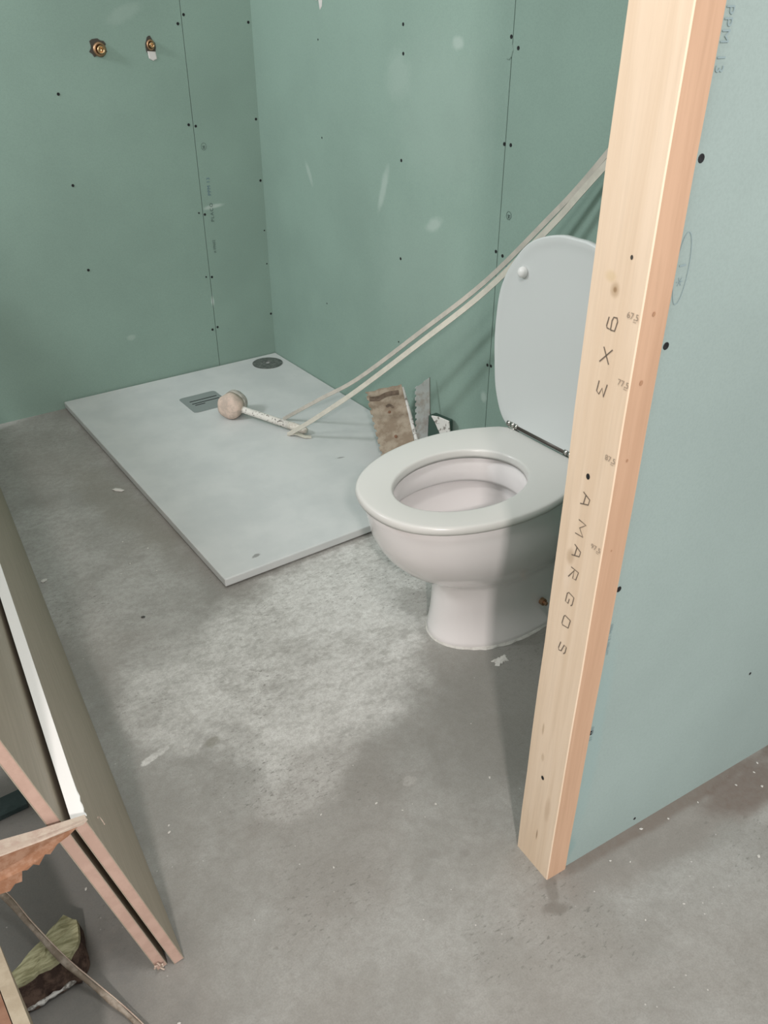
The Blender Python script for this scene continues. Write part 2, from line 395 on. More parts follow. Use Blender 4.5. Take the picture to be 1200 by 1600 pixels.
# screws
def screw_mesh(normal, r):
    bm = bmesh.new(); n = V(normal); n.normalize(); s = n.orthogonal().normalized(); t = n.cross(s); N = 12
    prof = [(r, 0.0003), (r * 0.9, 0.0006), (r * 0.45, 0.0004), (0.0004, 0.0002)]
    loft(bm, [[(s * math.cos(2 * math.pi * k / N) + t * math.sin(2 * math.pi * k / N)) * rr + n * h for k in range(N)] for rr, h in [(r, -0.004)] + prof])
    me = bpy.data.meshes.new('screw'); bm.to_mesh(me); bm.free(); me.materials.append(M_screw); return me
def put_screws(wall, pts, normal, tops):
    big, sml = screw_mesh(normal, 0.0048), screw_mesh(normal, 0.0030)
    for i, p in enumerate(pts):
        o = bpy.data.objects.new('screw', sml if i in tops else big); COL.objects.link(o)
        o.parent = wall; o.location = V(p) - V(wall['_o'])
A_ = [(0.846, 1.058), (0.838, 0.780), (0.837, 0.494), (1.283, 1.250), (1.307, 1.276), (1.281, 0.940), (1.307, 0.934), (1.282, 0.638), (1.305, 0.630), (1.282, 0.398), (1.306, 0.394), (1.284, 0.185), (1.307, 0.191), (1.547, 1.252), (1.549, 0.942), (1.549, 0.727), (1.550, 0.540), (1.550, 0.409), (1.552, 0.201)]
B_ = [(2.586, 1.210), (2.584, 0.924), (2.590, 0.357), (2.129, 1.258), (2.127, 1.187), (2.131, 0.908), (2.129, 0.619), (2.135, 0.343), (1.689, 1.238), (1.662, 1.215), (1.687, 1.001), (1.663, 1.001), (1.690, 0.731), (1.663, 0.725), (1.692, 0.403), (1.677, 0.405)]
put_screws(wall_back, [(x, WY, z) for x, z in A_], (0, -1, 0), (7, 9, 16, 17))
put_screws(wall_right, [(WX, y, z) for y, z in B_], (-1, 0, 0), (0, 1, 2, 7))
C_ = [(0.796, 1.166), (0.796, 0.963), (0.793, 0.611), (0.791, 0.332), (1.187, 0.268), (0.953, 0.021)]
put_screws(wall_partition, [pO + pd * (x - 0.785) / pd.x + V((0, 0, z)) for x, z in C_], -pn_, (4, 5))

# printed lettering on the boards
def text(body, size, origin, right, upv, m, parent, name='printed_lettering', spacing=1.0):
    cu = bpy.data.curves.new('t', 'FONT'); cu.body = body; cu.size = size; cu.space_character = spacing
    to = bpy.data.objects.new('t', cu); COL.objects.link(to)
    bpy.context.view_layer.update()
    me = bpy.data.meshes.new_from_object(to.evaluated_get(bpy.context.evaluated_depsgraph_get()))
    bpy.data.objects.remove(to)
    r_, u_ = V(right).normalized(), V(upv).normalized(); n_ = r_.cross(u_)
    off = V(parent['_o'])
    for v in me.vertices: v.co = V(origin) + r_ * v.co.x + u_ * v.co.y + n_ * 0.0006 - off
    me.materials.clear(); me.materials.append(m)
    o = bpy.data.objects.new(name, me); COL.objects.link(o); o.parent = parent
    return o
fy = WY - 0.0008
text('PLACO', 0.0185, (1.340, fy, 0.600), (0, 0, 1), (-1, 0, 0), M_print, wall_back, spacing=1.25)
text('PPM 13', 0.0185, (1.338, fy, 0.695), (0, 0, 1), (-1, 0, 0), M_printb, wall_back, spacing=1.15)
text('# 09602', 0.014, (1.334, fy, 0.484), (0, 0, 1), (-1, 0, 0), M_print, wall_back, spacing=1.05)
text('PLACO PPM 13', 0.0185, (WX - 0.0008, 1.640, 0.590), (0, 0, 1), (0, 1, 0), M_printb, wall_right, spacing=1.05)
cO = pO + pd * 0.006 + V((0, 0, 1.375)) - pn_ * 0.0006
text('PLACO  PPM 13', 0.017, cO, (0, 0, -1), pd, M_printc, wall_partition, spacing=1.15)
text('PPM 13 09602', 0.010, pO + pd * 0.003 + V((0, 0, 0.55)) - pn_ * 0.0006, (0, 0, -1), pd, M_printc, wall_partition)
text('PPM 13', 0.010, pO + pd * 0.003 + V((0, 0, 0.345)) - pn_ * 0.0006, (0, 0, -1), pd, M_printc, wall_partition)

def emblem(parent, c, u, v, n, ru, rv, m, wd=0.0012, inner=True):
    bm = bmesh.new(); c, u, v, n = V(c), V(u), V(v), V(n)
    ribbon_on(bm, [c + u * ru * math.cos(a) + v * rv * math.sin(a) for a in [2 * math.pi * k / 40 for k in range(41)]], wd, n, 0.0009)
    if inner:
        for k in range(3):
            a = k * math.pi / 3
            d = u * math.cos(a) * ru * 0.5 + v * math.sin(a) * ru * 0.5
            ribbon_on(bm, [c - v * rv * 0.35 - d, c - v * rv * 0.35 + d], wd, n, 0.0009)
        ribbon_on(bm, [c + u * ru * .5 + v * rv * .1, c - u * ru * .5 + v * rv * .1], wd * 2, n, 0.0009)
    obj('stamped_emblem', bm, m, parent)
emblem(wall_back, (1.329, WY, 0.865), (1, 0, 0), (0, 0, 1), (0, -1, 0), 0.010, 0.012, M_print)
emblem(wall_right, (WX, 1.650, 0.832), (0, 1, 0), (0, 0, 1), (-1, 0, 0), 0.009, 0.010, M_print)
emblem(wall_partition, pO + pd * 0.013 + V((0, 0, 1.052)), pd, (0, 0, 1), -pn_, 0.0105, 0.040, M_printc, 0.001)

# torn paper on the boards
def tear(parent, pts, n, m, name='torn_paper_patch'):
    bm = bmesh.new(); c = sum((V(p) for p in pts), V()) / len(pts)
    a = [bm.verts.new(V(p) + V(n) * 0.0005) for p in pts]; b = [bm.verts.new(c + (V(p) - c) * 0.8 + V(n) * 0.002) for p in pts]
    for i in range(len(a)):
        j = (i + 1) % len(a); bm.faces.new((a[i], a[j], b[j], b[i]))
    bm.faces.new(b); bmesh.ops.recalc_face_normals(bm, faces=bm.faces)
    obj(name, bm, m, parent)
tear(wall_right, [(WX, 2.60, 1.34), (WX, 2.59, 1.315), (WX, 2.575, 1.318), (WX, 2.568, 1.290), (WX, 2.556, 1.300), (WX, 2.552, 1.318), (WX, 2.540, 1.322), (WX, 2.535, 1.345)], (-1, 0, 0), M_gyps)
tear(wall_right, [(WX, 1.684, 1.225), (WX, 1.688, 1.205), (WX, 1.700, 1.190), (WX, 1.690, 1.188), (WX, 1.682, 1.196), (WX, 1.678, 1.210)], (-1, 0, 0), M_wb)

# ------------------------------------------------------------------ shower tray
tr = thing('shower_tray', 'flat white resin shower tray lying on the concrete in the corner of the green walls', 'shower tray', (1.11, 2.34, 0))
T0x, T1x, T0y, T1y = 0.655, 1.557, 1.652, 3.030
bm = bmesh.new(); box(bm, (T0x, T0y, 0.006), (T1x, T1y, 0.030)); bevel(bm, 0.003)
# the square recess for the drain cover
obj('slab', bm, M_tray, tr)
d = thing  # (kept short below)
bm = bmesh.new()
dx0, dx1, dy0, dy1 = 1.016, 1.164, 2.650, 2.803
cc = []
for (cx, cy, a0) in ((dx1 - .014, dy1 - .014, 0), (dx0 + .014, dy1 - .014, 90), (dx0 + .014, dy0 + .014, 180), (dx1 - .014, dy0 + .014, 270)):
    for k in range(5):
        a = math.radians(a0 + k * 22.5); cc.append((cx + .014 * math.cos(a), cy + .014 * math.sin(a)))
loft(bm, [[(x, y, 0.0295) for x, y in cc], [(x, y, 0.0315) for x, y in cc]])
cover = obj('drain_cover', bm, M_grate, tr)
for k, yy in enumerate((2.752, 2.728, 2.712)):
    bm = bmesh.new(); x0, x1 = (1.040, 1.150) if k < 2 else (1.045, 1.085)
    box(bm, (x0, yy - 0.003, 0.0312), (x1, yy + 0.003, 0.0318)); obj('drain_slot', bm, M_dark, cover)

# grinder disc
gd = thing('cutting_disc', 'worn dark grey cutting disc with centre hole lying in the shower tray corner', 'disc', (1.470, 2.938, 0.030))
bm = bmesh.new(); N = 48; c0 = V((1.470, 2.938, 0)); rings = []
for rr, z in ((0.012, 0.0305), (0.062, 0.0305), (0.0625, 0.0325), (0.030, 0.034), (0.024, 0.0355), (0.012, 0.0355), (0.012, 0.0305)):
    rings.append([c0 + V((rr * math.cos(2 * math.pi * k / N), rr * math.sin(2 * math.pi * k / N), z)) for k in range(N)])
loft(bm, rings, False, False); obj('abrasive_wheel', bm, M_disc, gd)
bm = bmesh.new()
loft(bm, [[c0 + V((rr * math.cos(2 * math.pi * k / N), rr * math.sin(2 * math.pi * k / N), z)) for k in range(N)] for rr, z in ((0.0095, 0.0310), (0.0135, 0.0362), (0.0145, 0.0358), (0.0145, 0.0352))], False, False)
obj('centre_ring', bm, M_disc, gd)

# ------------------------------------------------------------------ toilet
TY = 1.183
toi = thing('toilet', 'white ceramic floor-standing toilet with raised lid standing behind the wooden post', 'toilet', (1.10, TY, 0))
N = 72
def egg(xf, xb, hw, z, yc=TY, p=2.25, wide=0.55, flat=0.0):
    """closed outline: front at xf, back at xb, widest at `wide` of the length"""
    L = xb - xf; xc = xf + L * wide; out = []
    for k in range(N):
        a = 2 * math.pi * k / N; ca, sa = math.cos(a), math.sin(a)
        q = 2.0 if ca < 0 else p
        e = 2 / q
        x = xc + (abs(ca) ** e) * (1 if ca > 0 else -1) * ((xb - xc) if ca > 0 else (xc - xf))
        y = yc + (abs(sa) ** e) * (1 if sa > 0 else -1) * hw
        out.append(V((x, y, z)))
    return out
sec = [(0.000, .980, 1.36, .119, 3.0), (0.006, .977, 1.362, .122, 3.0), (0.016, .980, 1.36, .120, 3.0), (0.06, .984, 1.355, .112, 3.0), (0.12, .987, 1.35, .108, 2.8), (0.165, .984, 1.35, .110, 2.8),
       (0.178, .972, 1.35, .114, 2.8), (0.192, .950, 1.35, .122, 2.7), (0.210, .920, 1.35, .136, 2.6), (0.238, .886, 1.345, .153, 2.5), (0.270, .857, 1.34, .168, 2.4),
       (0.300, .838, 1.335, .177, 2.4), (0.330, .825, 1.33, .183, 2.3), (0.36, .818, 1.325, .185, 2.3), (0.385, .812, 1.325, .187, 2.3), (0.400, .812, 1.325, .187, 2.3), (0.406, .816, 1.322, .184, 2.3)]
rings = [egg(xf, xb, hw, z, p=p, wide=0.5) for (z, xf, xb, hw, p) in sec]
inn = [(0.4092, .840, 1.215, .150), (0.4088, .860, 1.196, .124), (0.404, .864, 1.190, .1205), (0.350, .868, 1.188, .118), (0.343, .866, 1.190, .121), (0.342, .846, 1.205, .147),
       (0.322, .848, 1.205, .148), (0.295, .860, 1.200, .142), (0.26, .895, 1.18, .120), (0.22, .93, 1.165, .096), (0.19, .96, 1.15, .075), (0.165, 1.0, 1.13, .05), (0.15, 1.03, 1.10, .02)]
rings += [egg(xf, xb, hw, z, p=2.2, wide=0.5) for (z, xf, xb, hw) in inn]
bm = bmesh.new(); loft(bm, rings); bowl = obj('bowl', bm, M_ceram, toi, True)
bm = bmesh.new(); loft(bm, [egg(.930, 1.165, .095, 0.2235, p=2.1, wide=.5), egg(.929, 1.166, .096, 0.2255, p=2.1, wide=.5)]); obj('water', bm, M_water, toi, True)
# rear outlet between the pedestal and the wall
bm = bmesh.new(); cyl(bm, (1.33, TY, 0.18), (1.556, TY, 0.18), 0.052, 32); cyl(bm, (1.345, TY, 0.18), (1.375, TY, 0.18), 0.060, 32); obj('outlet_pipe', bm, M_pvc, toi, True)
# fixing bolts at the foot, and the ragged bed it is set on
for s in (-1, 1):
    bm = bmesh.new(); yy = TY + s * 0.1155
    cyl(bm, (1.212, yy, 0.085), (1.212, yy + s * 0.010, 0.085), 0.009, 16); cyl(bm, (1.212, yy + s * 0.009, 0.085), (1.212, yy + s * 0.018, 0.085), 0.005, 6)
    obj('fixing_bolt', bm, M_copper, toi)
random.seed(3); bm = bmesh.new(); r0 = egg(.978, 1.36, .121, 0, p=3.0, wide=0.5); cM = V((1.16, TY, 0)); lo, hi = [], []
for i, p in enumerate(r0):
    k = 0.003 + 0.012 * abs(noise.noise(p * 45)) * (1 if p.y < TY + .05 and p.x > 1.03 else 0.2); dd = (p - cM).normalized()
    lo.append(p + dd * k + V((0, 0, 0.0005))); hi.append(p + dd * k * 0.3 + V((0, 0, 0.006)))
loft(bm, [lo, hi]); obj('mortar_bed', bm, M_crumb, toi)

# seat ring
half = [(0.797, 0), (0.800, .035), (0.812, .075), (0.838, .115), (0.885, .153), (0.950, .182), (1.020, .197), (1.080, .2), (1.140, .194), (1.200, .178), (1.250, .155), (1.275, .141), (1.287, .128), (1.292, .10), (1.292, 0)]
def outline(half_, k=6):
    pts = [V((a, b, 0)) for a, b in half_] + [V((a, -b, 0)) for a, b in half_[-2:0:-1]]
    return catmull(pts, k, True)
def resample(poly, cx, cy, n):
    out = []
    for k in range(n):
        a = 2 * math.pi * k / n; dx, dy = math.cos(a), math.sin(a); best = None
        for i in range(len(poly)):
            p, q = poly[i], poly[(i + 1) % len(poly)]
            ex, ey = q.x - p.x, q.y - p.y; det = dx * (-ey) + dy * ex
            if abs(det) < 1e-12: continue
            rx, ry = p.x - cx, p.y - cy
            t = (rx * (-ey) + ry * ex) / det; s_ = (dx * ry - dy * rx) / det
            if t > 0 and -1e-6 <= s_ <= 1 + 1e-6 and (best is None or t > best): best = t
        out.append((cx + dx * best, cy + dy * best))
    return out
SN = 96; outp = resample(outline(half), 1.03, 0, SN)
hole = [(1.026 + (.160 if math.cos(a) > 0 else .160) * math.cos(a), 0.119 * math.sin(a) * (1 + 0.06 * math.cos(a))) for a in [2 * math.pi * k / SN for k in range(SN)]]
def mixr(t, z, grow=0.0):
    r_ = []
    for (ox, oy), (hx, hy) in zip(outp, hole):
        d_ = V((ox - hx, oy - hy, 0)); l = d_.length; d_ /= l
        p = V((hx, hy, 0)) + d_ * (l * t + grow); r_.append(V((p.x, TY - 0.010 * (1 - t) + p.y, z)))
    return r_
bm = bmesh.new()
prof = [(0, .412, 0.004), (0, .410, 0.0), (0, .418, -0.001), (0, .426, 0.001), (0, .4290, 0.002), (0, .4303, 0.0045), (0, .4307, 0.008), (0.5, .4308, 0), (1, .4307, -0.010), (1, .4300, -0.005), (1, .4280, -0.0015), (1, .418, 0.0), (1, .412, -0.002), (1, .4095, -0.008), (0.5, .4095, 0)]
rr = [mixr(t, z, g_) for t, z, g_ in prof]; rr.append(rr[0])
R = [[bm.verts.new(p) for p in r_] for r_ in rr[:-1]]
for i in range(len(R)):
    a, b = R[i], R[(i + 1) % len(R)]
    for k in range(SN): bm.faces.new((a[k], a[(k + 1) % SN], b[(k + 1) % SN], b[k]))
bmesh.ops.recalc_face_normals(bm, faces=bm.faces)
obj('seat', bm, M_seat, toi, True)

# lid, raised, hinged at x = 1.30
LY = 1.190
lh = [(0.428, 0), (0.428, .110), (0.431, .132), (0.442, .148), (0.465, .165), (0.505, .183), (0.550, .194), (0.632, .207), (0.718, .208), (0.765, .198), (0.805, .178), (0.855, .138), (0.880, .092), (0.893, .040), (0.894, 0)]
pts = [V((a, b, 0)) for a, b in lh] + [V((a, -b, 0)) for a, b in lh[-2:0:-1]]
lo_ = catmull(pts, 5, True); cz = 0.66
def lring(sc_, x, inset=0.0):
    out = []
    for p in lo_:
        v = V((p.x - cz, p.y, 0)); l = v.length; v = v * ((l * sc_ - inset) / l)
        z = cz + v.x; out.append(V((x + (z - .43) * 0.05, LY + v.y, z)))
    return out
bm = bmesh.new()
loft(bm, [lring(0.05, 1.2985), lring(.5, 1.2985), lring(.86, 1.2975), lring(.93, 1.2955), lring(1, 1.2925, .004), lring(1, 1.2935, .001), lring(1, 1.297, 0), lring(1, 1.304, 0), lring(1, 1.308, .002), lring(1, 1.311, .008), lring(.8, 1.313), lring(.05, 1.314)])
lid = obj('lid', bm, M_lid, toi, True)
for s in (1, -1):
    bm = bmesh.new(); y = LY + s * 0.139; z = .795; x = 1.2975 + (z - .43) * .05; rings = []
    for rr_, dx in ((.0125, 0.002), (.0125, -.004), (.0115, -.009), (.008, -.013), (.003, -.0145)):
        rings.append([V((x + dx, y + rr_ * math.cos(2 * math.pi * k / 20), z + rr_ * math.sin(2 * math.pi * k / 20))) for k in range(20)])
    loft(bm, rings); obj('buffer', bm, M_rub, lid, True)
# hinge rod with knuckles
hz, hx = 0.434, 1.2985
bm = bmesh.new(); cyl(bm, (hx, 1.055, hz), (hx, 1.315, hz), 0.0065, 16); hinge = obj('hinge', bm, M_hinge, toi, True)
for y0, y1 in ((1.283, 1.292), (1.294, 1.306), (1.308, 1.318), (1.118, 1.128), (1.106, 1.116), (1.060, 1.072)):
    bm = bmesh.new(); cyl(bm, (hx, y0, hz), (hx, y1, hz), 0.0085, 18); obj('knuckle', bm, M_chrome, hinge, True)
for y in (1.300, 1.068):
    bm = bmesh.new(); box(bm, (hx - .010, y - .010, .404), (hx + .012, y + .010, hz - .003)); bevel(bm, .002, 1); obj('hinge_foot', bm, M_chrome, hinge)

# pipe stub behind the lid
bm = bmesh.new(); cyl(bm, (1.45, 1.305, 0.80), (1.56, 1.305, 0.80), 0.024, 28); cyl(bm, (1.45, 1.305, 0.80), (1.475, 1.305, 0.80), 0.028, 28)
tag(obj('water_pipe_stub', bm, M_pvc, None, True, (1.56, 1.305, 0.80)), 'short white plastic pipe end on the green wall just behind the raised toilet lid', 'pipe')

# ------------------------------------------------------------------ leaning strips
PA = [(1.255, 2.416, .0335), (1.301, 2.232, .165), (1.343, 2.056, .289), (1.404, 1.807, .506), (1.453, 1.607, .686), (1.496, 1.434, .878), (1.511, 1.373, .950), (1.524, 1.314, 1.027), (1.536, 1.262, 1.098), (1.552, 1.19, 1.19)]
PB = [(1.207, 2.298, .0325), (1.230, 2.223, .090), (1.253, 2.151, .149), (1.302, 1.992, .284), (1.373, 1.765, .494), (1.431, 1.580, .671), (1.481, 1.420, .857), (1.499, 1.360, .935), (1.517, 1.304, 1.009), (1.530, 1.252, 1.08), (1.549, 1.18, 1.17)]
def strip(name, pts, width, m, label):
    bm = bmesh.new(); tube(bm, catmull(pts, 6), 0, wn=(width, 0.0035, (-0.75, -0.55, 0.45)))
    return tag(obj(name, bm, m, None, False, pts[0]), label, 'strip', 'long strips leaning against the green wall')
sA = strip('plastic_strip', PA, 0.0125, M_strip2, 'upper, greyer of the two long strips leaning from shower tray to green wall')
sB = strip('plastic_strip', PB, 0.0150, M_strip, 'lower, paler of the two long leaning strips, its foot crossing the mallet handle')
bm = bmesh.new(); tube(bm, [(1.207, 2.298, .0325), (1.222, 2.268, .045), (1.243, 2.243, .036), (1.262, 2.232, .034)], 0, wn=(0.013, 0.003, (0.1, -0.4, 1)))
obj('folded_end', bm, M_strip, sB)

# ------------------------------------------------------------------ mallet
ml = thing('mallet', 'dusty mallet with round plaster-covered head and speckled white handle lying on the shower tray', 'mallet', (1.12, 2.54, 0.030))
hc = V((1.117, 2.545, 0.076)); ax = V((-0.80, -0.60, 0.05)).normalized(); s1 = V((0.6, -0.8, 0)).normalized(); s2 = ax.cross(s1)
bm = bmesh.new(); rings = []
for a_, r_ in ((.038, .004), (.0375, .020), (.035, .034), (.029, .042), (.018, .046), (.004, .046), (-.012, .045)):
    rings.append([hc + ax * a_ + (s1 * math.cos(t_) + s2 * math.sin(t_)) * (r_ * (1 + 0.03 * math.sin(5 * t_ + a_ * 60))) for t_ in [2 * math.pi * k / 36 for k in range(36)]])
loft(bm, rings); obj('head_face', bm, M_malh, ml, True)
bm = bmesh.new(); rings = []
for a_, r_ in ((-.010, .044), (-.022, .046), (-.036, .045), (-.046, .040), (-.050, .030), (-.051, .004)):
    rings.append([hc + ax * a_ + (s1 * math.cos(t_) + s2 * math.sin(t_)) * (r_ * (1 + 0.03 * math.sin(4 * t_ + 1))) for t_ in [2 * math.pi * k / 36 for k in range(36)]])
loft(bm, rings); obj('head_back', bm, M_malb, ml, True)
h0, h1 = V((1.142, 2.505, 0.066)), V((1.259, 2.262, 0.047)); hd = h1 - h0
bm = bmesh.new(); tube(bm, [hc, h0 - hd * .03, h0, h0 + hd * .3, h0 + hd * .74], [.0115, .0125, .0125, .0125, .0135], 16); obj('handle', bm, M_hand, ml, True)
bm = bmesh.new(); tube(bm, [h0 + hd * .735, h0 + hd * .8, h0 + hd * .97, h0 + hd * 1.01], [.0138, .0142, .0140, .009], 16); obj('handle_end', bm, M_handend, ml, True)

# ------------------------------------------------------------------ trowels by the wall
def blade(name, TL, TR, BL, BR, thick, m, left_teeth, back, label, hm=None, parent=None, right_teeth=0, jag=0.0):
    TL, TR, BL, BR = V(TL), V(TR), V(BL), V(BR)
    nrm = (TR - TL).cross(BL - TL).normalized()
    if nrm.dot(V((-.49, -.7, .3))) < 0: nrm = -nrm
    wdir = (TR - TL).normalized()
    P = []
    nt = left_teeth; random.seed(5)
    for i in range(nt):
        a, b, c_ = i / nt, (i + .5) / nt, (i + 1) / nt
        e = lambda t: TL.lerp(BL, t)
        P += [e(a), e(a + .12 / nt), e(a + .2 / nt) + wdir * .004, e(a + .55 / nt) + wdir * (.0045 + random.random() * .002), e(a + .62 / nt)]
    P.append(BL); P.append(BR)
    if right_teeth:
        for i in range(right_teeth):
            a = i / right_teeth; e = lambda t: BR.lerp(TR, t)
            P += [e(a), e(a + .2 / right_teeth) - wdir * .003, e(a + .6 / right_teeth) - wdir * .003, e(a + .7 / right_teeth)]
    P.append(TR)
    m_ = 8
    for i in range(1, m_):
        q = TR.lerp(TL, i / m_); P.append(q + (TL - BL).normalized() * (random.random() - .5) * jag * 2)
    bm = bmesh.new(); f_ = [bm.verts.new(p) for p in P]; b_ = [bm.verts.new(p - nrm * thick) for p in P]
    bm.faces.new(f_); bm.faces.new(b_[::-1])
    for i in range(len(P)):
        j = (i + 1) % len(P); bm.faces.new((f_[j], f_[i], b_[i], b_[j]))
    bmesh.ops.recalc_face_normals(bm, faces=bm.faces)
    return bm, nrm
TR1, TL1, BR1 = V((1.500, 2.036, .240)), V((1.405, 2.108, .210)), V((1.412, 1.800, .033)); BL1 = V((1.326, 1.880, .033))
t1 = thing('notched_trowel', 'wide mortar-caked notched trowel with toothed left edge leaning beside the toilet bowl', 'trowel', (1.37, 1.84, .03), 'notched trowels leaning on the green wall')
bm, n1 = blade('b', TL1, TR1, BL1, BR1, .004, M_trow, 11, None, '', jag=.004); obj('blade', bm, M_trow, t1)
ld = (BL1 - TL1).normalized(); wd1 = (TR1 - TL1).normalized()
bm = bmesh.new(); o_ = TL1 + ld * .030 + wd1 * .008 + n1 * .0002
ribbon_pts = [o_, o_ + wd1 * .03 + ld * .004, o_ + wd1 * .06 - ld * .004, o_ + wd1 * .10 - ld * .002]
ribbon_on(bm, catmull(ribbon_pts, 5), .016, n1, .0012)
obj('mortar_smear', bm, M_trowd, t1)
bm = bmesh.new(); o_ = TL1 + ld * .07 + wd1 * .055; ribbon_on(bm, catmull([o_, o_ + wd1 * .012 - ld * .004, o_ + wd1 * .022 + ld * .008], 5), .007, n1, .0012); obj('mortar_smear', bm, M_trowd, t1)
# mortar lip along the right edge and the grip behind
bm = bmesh.new(); tube(bm, [TR1 + ld * .01 - n1 * .008, TR1 + ld * .10 - n1 * .011, TR1 + ld * .20 - n1 * .009, BR1 - ld * .01 - n1 * .008], [.006, .007, .0065, .006], 8); obj('mortar_ridge', bm, M_mort, t1, True)
bm = bmesh.new(); cA, cB = TL1.lerp(TR1, .5) + ld * .07 - n1 * .040, TL1.lerp(TR1, .5) + ld * .20 - n1 * .040
tube(bm, [cA, cB], .013, 12); tube(bm, [cA + ld * .02, cA + ld * .02 + n1 * .037], .005, 8); tube(bm, [cB - ld * .02, cB - ld * .02 + n1 * .037], .005, 8); obj('handle', bm, M_brown, t1, True)

t2 = thing('notched_trowel', 'narrow pale steel notched blade standing upright between the wide trowel and the dark block', 'trowel', (1.49, 1.90, .03), 'notched trowels leaning on the green wall')
bm, n2 = blade('b', (1.478, 1.931, .268), (1.536, 1.932, .290), (1.440, 1.868, .033), (1.497, 1.864, .033), .0022, M_steel, 13, None, '', jag=.0025); obj('blade', bm, M_steel, t2)
bm = bmesh.new(); tube(bm, [(1.536, 1.932, .290), (1.516, 1.897, .160), (1.497, 1.864, .034)], 0.0022, 6); obj('rolled_edge', bm, M_chrome, t2)

t3 = thing('rubber_block', 'small dark green block smeared with white mortar leaning by the wall behind the toilet seat', 'block', (1.53, 1.83, .03))
bm = bmesh.new()
hexa(bm, [(1.490, 1.880, .031), (1.520, 1.800, .031), (1.545, 1.812, .031), (1.530, 1.890, .031), (1.500, 1.888, .185), (1.530, 1.815, .183), (1.554, 1.828, .178), (1.540, 1.898, .180)])
bmesh.ops.recalc_face_normals(bm, faces=bm.faces); bevel(bm, .004); obj('rubber_body', bm, M_dgreen, t3)
random.seed(8); bm = bmesh.new()
def fpt(u, v): return V((1.490, 1.880, .031)).lerp(V((1.520, 1.800, .031)), u).lerp(V((1.500, 1.888, .185)).lerp(V((1.530, 1.815, .183)), u), v)
poly = [(.16, 1.01), (.5, 1.03), (.98, 1.0), (1.03, .8), (1.02, .35), (.9, .30), (.8, .42), (.66, .30), (.60, .45), (.66, .62), (.52, .74), (.34, .90)]
nn3 = V((-.93, -.35, .05)).normalized()
loft(bm, [[fpt(u, v) + nn3 * .0005 for u, v in poly], [fpt(u * .97 + .02, v * .97 + .015) + nn3 * .004 for u, v in poly]]); obj('mortar_crust', bm, M_mort, t3)

# ------------------------------------------------------------------ water outlets on the back wall
def ring_loft(bm, c, n_, prof, K=24, sx=1.0):
    n_ = V(n_).normalized(); s = V((1, 0, 0)); t = V((0, 0, 1))
    loft(bm, [[V(c) + n_ * h + (s * math.cos(a) * sx + t * math.sin(a)) * r_ for a in [2 * math.pi * k / K for k in range(K)]] for r_, h in prof])
def hole_rim(parent, c, r, jag, seed, m, sx=1.0, szz=1.0):
    random.seed(seed); bm = bmesh.new(); P = []
    for k in range(18):
        a = 2 * math.pi * k / 18; rr_ = r * (1 + (random.random() - .4) * jag); P.append(V(c) + V((math.cos(a) * rr_ * sx, -.0006, math.sin(a) * rr_ * szz)))
    bm.faces.new([bm.verts.new(p) for p in P][::-1]); bmesh.ops.recalc_face_normals(bm, faces=bm.faces); obj('cut_hole', bm, m, parent)
M_hole = mat('broken_board_hole', (0.06, 0.055, 0.045), 0.9)
f1 = thing('pipe_outlet', 'rounder, left one of two brass pipe outlets high on the back wall', 'pipe fitting', (1.000, WY, 1.183), 'brass water outlets on the back wall')
hole_rim(f1, (.997, WY, 1.185), .026, .45, 1, M_hole)
bm = bmesh.new(); ring_loft(bm, (1.002, WY, 1.181), (0, -1, 0), [(.0215, .001), (.0215, .006), (.018, .009), (.014, .009), (.013, .004), (.004, .003)]); obj('collar', bm, M_copper, f1, True)
bm = bmesh.new(); ring_loft(bm, (1.003, WY, 1.180), (0, -1, 0), [(.0125, .003), (.0125, .016), (.0115, .018), (.0085, .018), (.0080, .006), (.001, .005)]); obj('brass_socket', bm, M_brass, f1, True)
f2 = thing('pipe_outlet', 'narrower, right one of two brass pipe outlets, broken plaster below it', 'pipe fitting', (1.176, WY, 1.183), 'brass water outlets on the back wall')
hole_rim(f2, (1.176, WY, 1.183), .027, .25, 2, M_hole, .62, 1.15)
bm = bmesh.new(); ring_loft(bm, (1.176, WY, 1.190), (0, -1, 0), [(.0165, .001), (.0165, .006), (.014, .008), (.011, .008), (.010, .003), (.003, .002)], sx=.85); obj('collar', bm, M_copper, f2, True)
bm = bmesh.new(); ring_loft(bm, (1.177, WY, 1.190), (0, -1, 0), [(.0085, .003), (.0085, .015), (.0075, .016), (.0055, .016), (.005, .006), (.001, .005)]); obj('brass_socket', bm, M_brass, f2, True)
tear(f2, [(1.163, WY, 1.172), (1.192, WY, 1.170), (1.194, WY, 1.148), (1.180, WY, 1.143), (1.166, WY, 1.150)], (0, -1, 0), M_gyps, 'broken_plaster')

# ------------------------------------------------------------------ wooden post at the end of the partition
post = thing('wooden_post', 'pale pine post with handwritten letters, fixed to the end of the blue-green partition', 'post', (0.76, 0.60, 0))
pb0 = V((0.742, 0.5615, 0)); pw = V((-math.sin(PA_), math.cos(PA_), 0)); px = pd
